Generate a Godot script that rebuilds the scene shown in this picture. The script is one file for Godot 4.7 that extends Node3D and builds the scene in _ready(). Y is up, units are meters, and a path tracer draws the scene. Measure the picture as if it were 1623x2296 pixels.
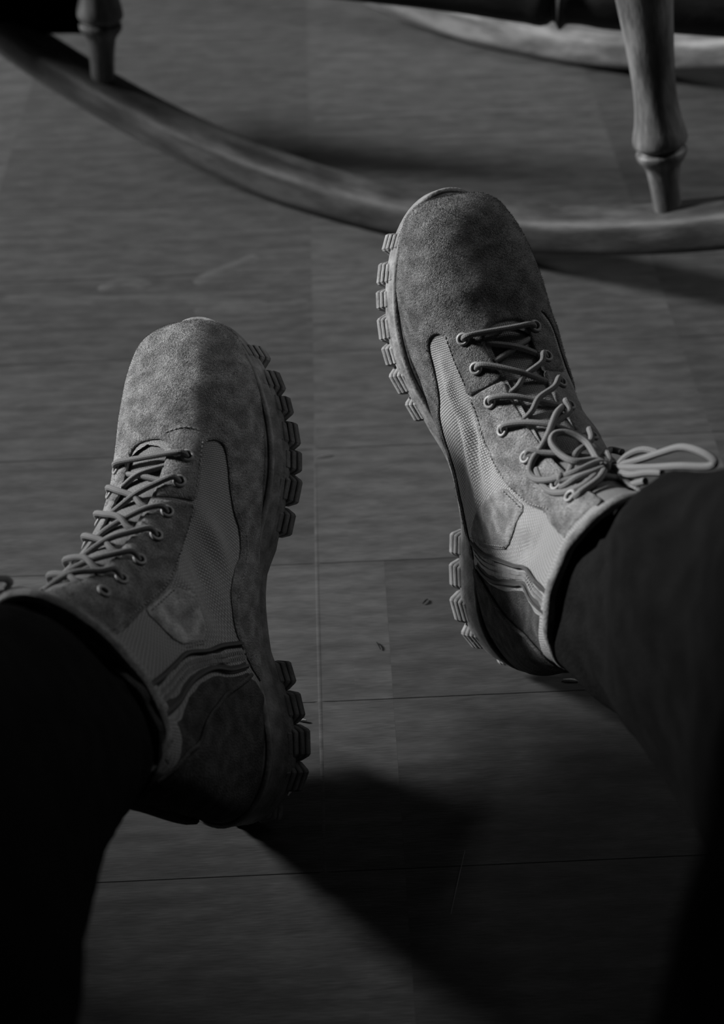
extends Node3D
# Two worn suede boots on a printed plank floor, a rocking chair beyond; light from one window at the left.

var rng := RandomNumberGenerator.new()
var M := {}

# ------------------------------------------------------------------ mesh helpers
class Mb:
	var v := PackedVector3Array()
	var u := PackedVector2Array()
	var i := PackedInt32Array()
	func add(p: Vector3, t := Vector2.ZERO) -> int:
		v.append(p); u.append(t)
		return v.size() - 1
	func tri(a: int, b: int, c: int) -> void:
		i.append(a); i.append(b); i.append(c)
	func quad(a: int, b: int, c: int, d: int) -> void:
		tri(a, b, c); tri(a, c, d)
	func flat_quad(a: Vector3, b: Vector3, c: Vector3, d: Vector3) -> void:
		var k := add(a, Vector2(0, 0)); add(b, Vector2(1, 0)); add(c, Vector2(1, 1)); add(d, Vector2(0, 1))
		quad(k, k + 1, k + 2, k + 3)
	func flip() -> void:
		for k in range(0, i.size(), 3):
			var t := i[k + 1]; i[k + 1] = i[k + 2]; i[k + 2] = t
	# clockwise faces look outward
	func mesh() -> ArrayMesh:
		var n := PackedVector3Array(); n.resize(v.size())
		for k in range(0, i.size(), 3):
			var a := i[k]; var b := i[k + 1]; var c := i[k + 2]
			var f := (v[c] - v[a]).cross(v[b] - v[a])
			n[a] += f; n[b] += f; n[c] += f
		for k in n.size():
			n[k] = n[k].normalized() if n[k].length_squared() > 1e-24 else Vector3.UP
		var arr := []; arr.resize(Mesh.ARRAY_MAX)
		arr[Mesh.ARRAY_VERTEX] = v; arr[Mesh.ARRAY_NORMAL] = n; arr[Mesh.ARRAY_TEX_UV] = u; arr[Mesh.ARRAY_INDEX] = i
		var m := ArrayMesh.new(); m.add_surface_from_arrays(Mesh.PRIMITIVE_TRIANGLES, arr)
		return m

func put(called: String, m: Mesh, mat: Material, parent: Node) -> MeshInstance3D:
	var o := MeshInstance3D.new()
	o.name = called; o.mesh = m; o.material_override = mat
	o.cast_shadow = GeometryInstance3D.SHADOW_CASTING_SETTING_ON
	parent.add_child(o, true)
	return o

func tag(o: Node, label: String, category: String, group := "") -> void:
	o.set_meta("label", label); o.set_meta("category", category)
	if group != "": o.set_meta("group", group)

func structure(o: Node) -> Node:
	o.set_meta("kind", "structure")
	return o

func root_at(called: String, p: Vector3) -> Node3D:
	var o := Node3D.new(); o.name = called; add_child(o, true); o.position = p
	return o

# a tube through points; r may be one radius or one per point
func tube(mb: Mb, pts: PackedVector3Array, r, sides := 8, closed := false, vper := 0.01) -> void:
	var n := pts.size()
	var base := mb.v.size()
	var ref := Vector3.ZERO
	var run := 0.0
	for k in n:
		var a: Vector3 = pts[(k - 1 + n) % n] if (closed or k > 0) else pts[k]
		var b: Vector3 = pts[(k + 1) % n] if (closed or k < n - 1) else pts[k]
		var d := (b - a).normalized()
		if ref == Vector3.ZERO: ref = Vector3.UP if absf(d.y) < 0.9 else Vector3.RIGHT
		var x := ref - d * ref.dot(d)
		if x.length() < 1e-5: x = Vector3.RIGHT - d * d.x
		x = x.normalized(); ref = x
		var y := d.cross(x)
		var rr: float = r[k] if r is PackedFloat32Array else r
		if k > 0: run += pts[k].distance_to(pts[k - 1])
		for j in sides + 1:
			var an := TAU * j / sides
			mb.add(pts[k] + (x * cos(an) + y * sin(an)) * rr, Vector2(float(j) / sides, run / vper))
	for k in (n if closed else n - 1):
		var k2 := (k + 1) % n
		for j in sides:
			var a := base + k * (sides + 1) + j; var b := base + k2 * (sides + 1) + j
			mb.quad(a, b, b + 1, a + 1)
	if not closed:
		for e in [0, n - 1]:
			var c := mb.add(pts[e], Vector2(0.5, 0.5))
			for j in sides:
				var a: int = base + e * (sides + 1) + j
				if e == 0: mb.tri(c, a, a + 1)
				else: mb.tri(c, a + 1, a)

func smooth(p: Array, per := 6, closed := false) -> PackedVector3Array:
	var out := PackedVector3Array(); var n := p.size()
	for k in (n if closed else n - 1):
		var a: Vector3 = p[(k - 1 + n) % n] if (closed or k > 0) else p[0]
		var b: Vector3 = p[k]; var c: Vector3 = p[(k + 1) % n]
		var d: Vector3 = p[(k + 2) % n] if (closed or k < n - 2) else p[n - 1]
		for j in per:
			var t := float(j) / per
			out.append(b.cubic_interpolate(c, a, d, t))
	if not closed: out.append(p[n - 1])
	return out

# a lathed shape: profile of (radius, height along the axis), axis from a towards b
func lathe(mb: Mb, a: Vector3, axis: Vector3, prof: Array, sides := 28) -> void:
	var d := axis.normalized()
	var x := (Vector3.RIGHT - d * d.x).normalized(); var y := d.cross(x)
	var base := mb.v.size()
	var fine := []
	for k in prof.size() - 1:
		var q0: Vector2 = prof[maxi(k - 1, 0)]; var q1: Vector2 = prof[k]; var q2: Vector2 = prof[k + 1]; var q3: Vector2 = prof[mini(k + 2, prof.size() - 1)]
		for j in 4:
			var f := j / 4.0
			fine.append(Vector2(cubic_interpolate_in_time(q1.x, q2.x, q0.x, q3.x, f, q2.y - q1.y, q0.y - q1.y if q0.y < q1.y else -.001, q3.y - q1.y if q3.y > q2.y else q2.y - q1.y + .001), lerpf(q1.y, q2.y, f)))
	fine.append(prof[-1]); prof = fine
	for k in prof.size():
		for j in sides + 1:
			var an := TAU * j / sides
			mb.add(a + d * prof[k].y + (x * cos(an) + y * sin(an)) * prof[k].x, Vector2(prof[k].y * 1.5, float(j) / sides))
	for k in prof.size() - 1:
		for j in sides:
			var q := base + k * (sides + 1) + j
			mb.quad(q, q + sides + 1, q + sides + 2, q + 1)

func box(mb: Mb, c: Vector3, x: Vector3, y: Vector3, z: Vector3) -> void:
	mb.flat_quad(c - x + y - z, c + x + y - z, c + x + y + z, c - x + y + z)
	mb.flat_quad(c - x - y + z, c + x - y + z, c + x - y - z, c - x - y - z)
	mb.flat_quad(c - x + y + z, c + x + y + z, c + x - y + z, c - x - y + z)
	mb.flat_quad(c + x + y - z, c - x + y - z, c - x - y - z, c + x - y - z)
	mb.flat_quad(c + x + y + z, c + x + y - z, c + x - y - z, c + x - y + z)
	mb.flat_quad(c - x + y - z, c - x + y + z, c - x - y + z, c - x - y - z)

# ------------------------------------------------------------------ textures and materials
func noise(seed_: int, freq: float, type := FastNoiseLite.TYPE_SIMPLEX_SMOOTH, oct := 4) -> FastNoiseLite:
	var n := FastNoiseLite.new(); n.seed = seed_; n.frequency = freq; n.noise_type = type
	n.fractal_type = FastNoiseLite.FRACTAL_FBM; n.fractal_octaves = oct
	return n

func to_tex(img: Image) -> ImageTexture:
	img = img.duplicate(); img.generate_mipmaps()
	return ImageTexture.create_from_image(img)

# grey image from the mean of several seamless noises: [seed, frequency, octaves, weight, type]
func grey(size: int, parts: Array, lo: float, hi: float, contrast := 1.0) -> Image:
	var acc := PackedFloat32Array(); acc.resize(size * size)
	var tot := 0.0
	for p in parts:
		var n := noise(p[0], p[1], p[4] if p.size() > 4 else FastNoiseLite.TYPE_SIMPLEX_SMOOTH, p[2])
		var im := n.get_seamless_image(size, size)
		im.convert(Image.FORMAT_L8)
		var d := im.get_data()
		for k in acc.size(): acc[k] += d[k] / 255.0 * p[3]
		tot += p[3]
	var b := PackedByteArray(); b.resize(size * size)
	for k in acc.size():
		var x := clampf(0.5 + (acc[k] / tot - 0.5) * contrast, 0, 1)
		b[k] = int(255.0 * lerpf(lo, hi, x))
	return Image.create_from_data(size, size, false, Image.FORMAT_L8, b)

# wood streaks along u: stretched noise, seamless by resizing a seamless image
func streaks(w: int, h: int, seed_: int, lo: float, hi: float, fine: float, knots: float) -> Image:
	var a := noise(seed_, 0.02, FastNoiseLite.TYPE_SIMPLEX_SMOOTH, 3).get_seamless_image(48, h)
	a.resize(w, h, Image.INTERPOLATE_CUBIC)
	var b := noise(seed_ + 1, 0.25, FastNoiseLite.TYPE_SIMPLEX_SMOOTH, 3).get_seamless_image(160, h)
	b.resize(w, h, Image.INTERPOLATE_CUBIC)
	var c := noise(seed_ + 2, 0.012, FastNoiseLite.TYPE_SIMPLEX_SMOOTH, 4).get_seamless_image(w, h)
	a.convert(Image.FORMAT_L8); b.convert(Image.FORMAT_L8); c.convert(Image.FORMAT_L8)
	var da := a.get_data(); var db := b.get_data(); var dc := c.get_data()
	var out := PackedByteArray(); out.resize(w * h)
	for k in out.size():
		var x := 0.5 + (da[k] / 255.0 - 0.5) * 0.5 + (db[k] / 255.0 - 0.5) * fine + (dc[k] / 255.0 - 0.5) * knots
		out[k] = int(255.0 * lerpf(lo, hi, clampf(x, 0, 1)))
	return Image.create_from_data(w, h, false, Image.FORMAT_L8, out)

func weave(size: int, count: int, basket: bool) -> Image:
	var b := PackedByteArray(); b.resize(size * size)
	var n := noise(77, 0.05)
	for y in size:
		for x in size:
			var fx := float(x) / size * count; var fy := float(y) / size * count
			var cx := int(fx); var cy := int(fy)
			var over := (cx + cy) % 2 == 0
			var lx := fx - cx - 0.5; var ly := fy - cy - 0.5
			var h: float
			if basket:
				h = sqrt(maxf(0.0, 1.0 - 4.0 * (lx * lx * (1.3 if over else 0.55) + ly * ly * (0.55 if over else 1.3))))
				h = h * (1.0 if over else 0.72)
			else:
				var dd := fposmod(fx + fy * 0.5, 1.0) - 0.5
				h = sqrt(maxf(0.0, 1.0 - 4.0 * dd * dd)) * (0.8 + 0.2 * sin(fy * TAU))
			h += n.get_noise_2d(x, y) * 0.12
			b[y * size + x] = int(255.0 * clampf(h, 0, 1))
	return Image.create_from_data(size, size, false, Image.FORMAT_L8, b)

func mat(col: float, rough := 0.8, spec := 0.4) -> StandardMaterial3D:
	var m := StandardMaterial3D.new()
	m.albedo_color = Color(col, col, col); m.roughness = rough; m.metallic_specular = spec
	m.cull_mode = BaseMaterial3D.CULL_DISABLED
	return m

func tri_mat(col: float, tex: Texture2D, height: Texture2D, depth_cm: float, scale: Vector3, rough := 0.85, spec := 0.3, world := false) -> StandardMaterial3D:
	var m := mat(col, rough, spec)
	m.uv1_triplanar = true; m.uv1_world_triplanar = world; m.uv1_scale = scale; m.uv1_triplanar_sharpness = 4.0
	if tex: m.albedo_texture = tex
	if height:
		m.heightmap_enabled = true; m.heightmap_texture = height; m.heightmap_scale = depth_cm
	return m

func make_materials() -> void:
	# suede: rough nap of short clumped fibres over broad worn blotches
	var suede_h := to_tex(grey(512, [[11, 0.06, 3, 0.8], [12, 0.19, 2, 1.2], [15, 0.012, 2, 0.2]], 0, 1, 2.4))
	var suede_a := to_tex(grey(512, [[13, 0.008, 3, 0.9], [14, 0.14, 2, 1.0]], 0.55, 1.0, 1.8))
	var s := tri_mat(0.69, suede_a, suede_h, 0.11, Vector3.ONE * 16.0, 0.95, 0.12)
	s.rim_enabled = true; s.rim = 0.25; s.rim_tint = 0.6
	M.suede = s
	var sw := s.duplicate(); sw.albedo_color = Color(.55, .55, .55); M.suede_mid = sw  # darker suede for the right toe cap and nap
	var s2 := s.duplicate(); s2.albedo_color = Color(0.42, 0.42, 0.42); M.suede_dark = s2
	var s3 := s.duplicate(); s3.albedo_color = Color(0.64, 0.64, 0.64); s3.heightmap_scale = 0.045; M.suede_smooth = s3
	var s4 := s3.duplicate(); s4.albedo_color = Color(.86, .86, .86); M.suede_pale = s4
	# nylon canvas in UV space: 12 threads a tile
	var wv := weave(256, 12, true)
	var wh := to_tex(wv)
	var wa := wv.duplicate() as Image
	var cd := (wa as Image).get_data()
	for k in cd.size(): cd[k] = int(255.0 * (0.66 + 0.34 * cd[k] / 255.0))
	var can := mat(0.67, 0.7, 0.35)
	can.albedo_texture = to_tex(Image.create_from_data(256, 256, false, Image.FORMAT_L8, cd))
	can.heightmap_enabled = true; can.heightmap_texture = wh; can.heightmap_scale = 0.045
	can.uv1_scale = Vector3(76, 76, 76)
	M.canvas = can
	var tg := can.duplicate(); tg.albedo_color = Color(0.55, 0.55, 0.55); M.tongue = tg
	# laces: braid
	var lc := mat(0.50, 0.85, 0.25)
	var br := weave(64, 4, true)
	lc.heightmap_enabled = true; lc.heightmap_texture = to_tex(br); lc.heightmap_scale = 0.022
	var bd := br.get_data()
	for k in bd.size(): bd[k] = int(255.0 * (0.78 + 0.22 * bd[k] / 255.0))
	lc.albedo_texture = to_tex(Image.create_from_data(64, 64, false, Image.FORMAT_L8, bd))
	lc.uv1_scale = Vector3(2, 2.6, 1)
	M.lace = lc
	M.thread = mat(0.55, 0.6, 0.4)
	M.eyelet = mat(0.52, 0.5, 0.5)
	M.dark = mat(0.10, 0.9, 0.2)
	M.tape = mat(0.26, 0.85, 0.2)
	M.zip_tooth = mat(0.55, 0.45, 0.5)
	var rub_a := to_tex(grey(256, [[21, 0.02, 4, 1.0], [22, 0.2, 2, 0.4]], 0.68, 1.0, 1.6))
	var rub_h := to_tex(grey(256, [[23, 0.12, 3, 1.0]], 0, 1, 1.5))
	M.rubber = tri_mat(0.56, rub_a, rub_h, 0.02, Vector3.ONE * 12.0, 0.72, 0.35)
	# trousers: heavy cotton
	var cl_a := to_tex(grey(512, [[31, 0.012, 4, 1.0], [32, 0.12, 3, 0.5]], 0.75, 1.0, 1.5))
	var cl_h := to_tex(grey(256, [[33, 0.2, 2, 1.0]], 0, 1, 1.5))
	M.trouser = tri_mat(0.115, cl_a, cl_h, 0.03, Vector3.ONE * 6.0, 0.95, 0.1)
	M.trouser_pale = tri_mat(0.26, cl_a, cl_h, .05, Vector3.ONE * 8.0, .95, .1)
	M.skin = mat(0.35, 0.6, 0.4)
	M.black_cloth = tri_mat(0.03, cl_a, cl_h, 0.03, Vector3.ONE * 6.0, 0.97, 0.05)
	# painted wood of the chair, worn
	var wd_a := to_tex(streaks(512, 512, 45, 0.58, 1.0, 0.7, 1.5))
	var wd_h := to_tex(streaks(256, 256, 48, 0, 1, 1.0, 0.5))
	for q in [["wood", .42], ["wood_shaded", .31], ["wood_shade_dark", .13], ["wood_pale", .56]]:  # near runner and stretcher tones have shade mixed into the colour
		var w := mat(q[1], .5, .42)
		w.albedo_texture = wd_a; w.heightmap_enabled = true; w.heightmap_texture = wd_h; w.heightmap_scale = .02
		w.uv1_scale = Vector3(1.6, 1, 1)
		M[q[0]] = w
	# floor: printed wood grain, one material per tone
	var fl := to_tex(streaks(1024, 1024, 51, 0.74, 1.0, 0.95, 0.8))
	var fh := to_tex(streaks(512, 512, 61, 0, 1, 0.9, 0.4))
	for k in 5:
		var f := tri_mat([0.348, 0.34, 0.318, 0.308, 0.328][k], fl, fh, 0.018, Vector3(1.6, 1.6, 5.0), 0.52, 0.4, true)
		f.uv1_offset = Vector3(0.37 * k, 0, 0.23 * k)
		M["floor%d" % k] = f
	var cr := (M.floor0 as StandardMaterial3D).duplicate(); cr.albedo_color = Color(.40, .40, .40); M.crease_highlight = cr  # light caught by the creases, put into a paler tone
	M.joint = mat(0.12, 0.9, 0.1)
	M.wall = tri_mat(0.21, to_tex(grey(256, [[71, 0.02, 4, 1.0]], 0.85, 1.0)), null, 0, Vector3.ONE, 0.9, 0.2, true)
	M.ceiling = mat(0.2, 0.95, 0.2)
	M.frame = mat(0.7, 0.5, 0.4)
	var g := StandardMaterial3D.new(); g.transparency = BaseMaterial3D.TRANSPARENCY_ALPHA; g.albedo_color = Color(1, 1, 1, 0.06); g.roughness = 0.02
	M.glass = g
	M.paper = mat(0.85, 0.6, 0.3)

# ------------------------------------------------------------------ the boot's body
# stations from the toe over the instep to the top of the shaft:
# ridge x, ridge y, lower edge x, lower edge y, medial half width, lateral half width, sweep in degrees
const K := [
	[0.3175, 0.0465, 0.318, 0.0415, 0.007, 0.009, 95], [0.3148, 0.060, 0.314, 0.0385, 0.0208, 0.0238, 97], [0.3055, 0.070, 0.304, 0.0345, 0.0307, 0.0328, 99], [0.288, 0.078, 0.285, 0.032, 0.0395, 0.0385, 101],
	[0.262, 0.085, 0.259, 0.03, 0.0458, 0.0415, 103], [0.235, 0.093, 0.227, 0.029, 0.0465, 0.042, 105], [0.209, 0.106, 0.187, 0.03, 0.042, 0.041, 108], [0.185, 0.126, 0.142, 0.033, 0.037, 0.039, 113],
	[.163, .153, .095, .038, .038, .039, 122], [.148, .180, .047, .041, .038, .038, 124], [.141, .204, .016, .044, .037, .036, 150], [.136, .226, .008, .065, .037, .036, 172],
	[.133, .250, .021, .115, .040, .039, 180], [.131, .276, .030, .170, .044, .044, 180], [.130, .306, .014, .230, .051, .051, 180], [.130, .336, .010, .290, .054, .054, 180]]
const TOP := 15.0
const SX := [-.003, .002, .012, .03, .05, .075, .10, .14, .165, .187, .21, .235, .255, .275, .2955, .309, .3195, .3262, .3295]
const SM := [0.0, .016, .029, .039, .0425, .0395, .0345, .0335, .0400, .048, .0555, .057, .0545, .050, .042, .0335, .024, .014, 0.0]
const SL := [0.0, .016, .029, .037, .040, .041, .0415, .045, .048, .050, .050, .049, .047, .0445, .038, .0315, .023, .014, 0.0]

var side := 1.0            # 1 for the left boot (medial = +z), -1 mirrors it
var folds: Array = []      # [s0, t0, s1, t1, width, height] ridges of the upper
var wob: FastNoiseLite

func interp(x: float, xs: Array, ys: Array) -> float:
	for k in xs.size() - 1:
		if x <= xs[k + 1]:
			return lerpf(ys[k], ys[k + 1], clampf((x - xs[k]) / (xs[k + 1] - xs[k]), 0, 1))
	return ys[-1]

func zc(x: float) -> float:
	return 0.011 * pow(clampf((x - .16) / .16, 0, 1), 1.5)

func spring(x: float) -> float:
	return .018 * pow(clampf((x - .225) / .10, 0, 1), 1.8)

func knot(s: float) -> Array:
	s = clampf(s, 0, TOP - 1e-5)
	var i := int(s); var t := s - i
	var p0: Array = K[maxi(i - 1, 0)]; var p1: Array = K[i]; var p2: Array = K[i + 1]; var p3: Array = K[mini(i + 2, 15)]
	var out := []
	for k in 7:
		out.append(.5 * (2 * p1[k] + (p2[k] - p0[k]) * t + (2 * p0[k] - 5 * p1[k] + 4 * p2[k] - p3[k]) * t * t + (3 * p1[k] - p0[k] - 3 * p2[k] + p3[k]) * t * t * t))
	return out

func spow(x: float) -> float:
	return signf(x) * pow(absf(x), .85)

func raw(s: float, t: float) -> Vector3:
	var k := knot(s)
	var pm := deg_to_rad(k[6]); var ph := absf(t) * pm
	var a := (1 - spow(cos(ph))) / (1 - spow(cos(pm)))
	var w: float = k[4] if t >= 0 else k[5]
	var x: float = lerpf(k[0], k[2], a); var y: float = lerpf(k[1], k[3], a)
	return Vector3(x, y, signf(t) * w * spow(sin(ph)) + zc(x))

func normal(s: float, t: float) -> Vector3:
	var ds := (raw(minf(s + .03, TOP), t) - raw(maxf(s - .03, 0), t))
	var dt := raw(s, t + .008) - raw(s, t - .008)
	var n := ds.cross(dt)
	if n.length() < 1e-9: return Vector3.RIGHT
	n = n.normalized()
	# outward: away from the axis of the foot
	var k := knot(s)
	var c := Vector3((k[0] + k[2]) / 2, (k[1] + k[3]) / 2, zc((k[0] + k[2]) / 2))
	if s < 1.5: c = Vector3(.27, .045, .006)
	return n if n.dot(raw(s, t) - c) > 0 else -n

func relief(s: float, t: float) -> float:
	var h := 0.0
	var q := Vector2(s * .026, t * .1)
	for f in folds:
		var a := Vector2(f[0] * .026, f[1] * .1); var b := Vector2(f[2] * .026, f[3] * .1)
		var d := b - a
		var e := clampf((q - a).dot(d) / maxf(d.length_squared(), 1e-9), 0, 1)
		var x: float = (q - a - d * e).length() / f[4]
		var fade := sin(PI * clampf(e, .12, .88))
		h += f[5] * exp(-x * x) * fade
	var p := raw(s, t)
	h += wob.get_noise_3d(p.x, p.y, p.z * side + 3.0 * side) * .0011
	return h

# point of the upper in the boot's own axes, h above the skin
func bp(s: float, t: float, h := 0.0) -> Vector3:
	var p := raw(s, t) + normal(s, t) * (h + relief(s, t))
	p.z *= side
	return p

func bn(s: float, t: float) -> Vector3:
	var n := normal(s, t); n.z *= side
	return n

func top_edge(t: float) -> float:
	return interp(absf(t), [0, .3, .46, .52, .66, .8, 1.0], [10.75, 10.85, 11.1, 11.5, 12.3, 12.9, 13.3] if side > 0 else [10.9, 11.15, 11.8, 12.2, 12.6, 12.75, 12.85])

func fix(mb: Mb, mirrored := true) -> void:
	if (side < 0) == mirrored: mb.flip()

# a patch of leather: outline in (s, t), raised d above the skin, with rounded rim and skirt
func patch(called: String, outline: Array, d: float, m: Material, parent: Node, step := .0035, chaikin := 1) -> MeshInstance3D:
	var sc := Vector2(.026, .1)
	var poly := PackedVector2Array()
	for p in outline: poly.append(Vector2(p[0], p[1]) * sc)
	for r in chaikin:
		var q := PackedVector2Array()
		for k in poly.size():
			var a := poly[k]; var b := poly[(k + 1) % poly.size()]
			var l := a.distance_to(b); var cut := minf(.0022, l * .3)
			q.append(a.move_toward(b, cut)); q.append(b.move_toward(a, cut))
		poly = q
	var ring := PackedVector2Array()
	for k in poly.size():
		var a := poly[k]; var b := poly[(k + 1) % poly.size()]
		var n := maxi(1, int(ceil(a.distance_to(b) / step)))
		for j in n: ring.append(a.lerp(b, float(j) / n))
	var pts := PackedVector2Array(ring)
	var hs := PackedFloat32Array()
	for p in ring: hs.append(d * .45)
	for inset in [.0011]:
		for po in Geometry2D.offset_polygon(ring, -inset):
			if Geometry2D.is_polygon_clockwise(po) != Geometry2D.is_polygon_clockwise(ring): continue
			var last := Vector2(9, 9)
			for p in po:
				if p.distance_to(last) > step * .35:
					pts.append(p); hs.append(d); last = p
	var inner := Geometry2D.offset_polygon(ring, -.0028)
	var lo := Vector2(9, 9); var hi := -lo
	for p in ring:
		lo = lo.min(p); hi = hi.max(p)
	var y := lo.y; var row := 0
	while y < hi.y:
		var x := lo.x + (step * .5 if row % 2 else 0.0)
		while x < hi.x:
			var p := Vector2(x, y)
			for po in inner:
				if Geometry2D.is_point_in_polygon(p, po):
					pts.append(p); hs.append(d); break
			x += step
		y += step * .87; row += 1
	var tris := Geometry2D.triangulate_delaunay(pts)
	var mb := Mb.new()
	for k in pts.size():
		var q := pts[k] / sc
		mb.add(bp(q.x, clampf(q.y, -1, 1), hs[k]), pts[k])
	for k in range(0, tris.size(), 3):
		var c := (pts[tris[k]] + pts[tris[k + 1]] + pts[tris[k + 2]]) / 3
		if Geometry2D.is_point_in_polygon(c, ring):
			var a := tris[k]; var b := tris[k + 1]; var e := tris[k + 2]
			if (pts[b] - pts[a]).cross(pts[e] - pts[a]) < 0:
				mb.tri(a, b, e)
			else: mb.tri(a, e, b)
	var n0 := mb.v.size(); var rn := ring.size()
	var cw := Geometry2D.is_polygon_clockwise(ring)
	for k in rn:
		var q := ring[k] / sc
		mb.add(mb.v[k], ring[k]); mb.add(bp(q.x, clampf(q.y, -1, 1), -.0006), ring[k])
	for k in rn:
		var a := n0 + k * 2; var b := n0 + ((k + 1) % rn) * 2
		if cw: mb.quad(a, a + 1, b + 1, b)
		else: mb.quad(a, b, b + 1, a + 1)
	fix(mb, true)
	return put(called, mb.mesh(), m, parent)

func line_on(pts: Array, h: float, per := 5) -> PackedVector3Array:
	var p := []
	for q in pts: p.append(bp(q[0], q[1], h + (q[2] if q.size() > 2 else 0.0)))
	return smooth(p, per)

# stitches along a line on the upper
func stitches(mb: Mb, pts: Array, h: float) -> void:
	var c := line_on(pts, h, 12)
	var len_ := 0.0
	var pos := PackedVector3Array(); var nxt := 0.0
	for k in c.size() - 1:
		var l := c[k].distance_to(c[k + 1])
		while nxt < len_ + l:
			pos.append(c[k].lerp(c[k + 1], (nxt - len_) / maxf(l, 1e-9))); nxt += .0014
		len_ += l
	for k in range(0, pos.size() - 2, 2):
		tube(mb, PackedVector3Array([pos[k], pos[k + 1]]), .00042, 5)

func edge_point(x: float, sd: float, extra: float) -> Vector3:
	var w := interp(x, SX, SM) if sd > 0 else interp(x, SX, SL)
	return Vector3(x, 0, sd * (w + extra) + zc(x))

func mirror(p: Vector3) -> Vector3:
	return Vector3(p.x, p.y, p.z * side)

# outline of the sole as a closed ring, going medial heel -> toe -> lateral heel
func outline_ring(off: float, n := 72) -> PackedVector3Array:
	var ring := PackedVector3Array()
	var raw_ := PackedVector3Array()
	for k in n: 
		var a := (1 - cos(PI * k / n)) / 2
		raw_.append(edge_point(lerpf(-.003,   .3295, a), 1, 0))
	for k in n:
		var a := (1 - cos(PI * k / n)) / 2
		raw_.append(edge_point(lerpf(.3295, -.003, a), -1, 0))
	# even spacing round the outline, smoothed, then offset along the plan normal
	var tot := 0.0
	for k in raw_.size(): tot += raw_[k].distance_to(raw_[(k + 1) % raw_.size()])
	var m := n * 2
	var even := PackedVector3Array(); var run := 0.0; var want := 0.0
	for k in raw_.size():
		var l := raw_[k].distance_to(raw_[(k + 1) % raw_.size()])
		while want < run + l and even.size() < m:
			even.append(raw_[k].lerp(raw_[(k + 1) % raw_.size()], (want - run) / maxf(l, 1e-9))); want += tot / m
		run += l
	m = even.size(); raw_ = even
	for r in 6:
		var q := PackedVector3Array()
		for k in m: q.append(raw_[k] * .5 + (raw_[(k + 1) % m] + raw_[(k - 1 + m) % m]) * .25)
		raw_ = q
	for k in m:
		var d := (raw_[(k + 1) % m] - raw_[(k - 1 + m) % m]).normalized()
		ring.append(raw_[k] + Vector3(-d.z, 0, d.x) * (off - .0034))
	return ring

func sole_top(x: float) -> float:
	return interp(x, [0, .06, .10, .15, .20, .25, .30, .3275], [.043, .042, .038, .034, .031, .031, .035, .041])
func sole_low(x: float) -> float:
	return spring(x) + interp(x, [0, .09, .105, .155, .17, .33], [.009, .010, .017, .016, .009, .009])

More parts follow.
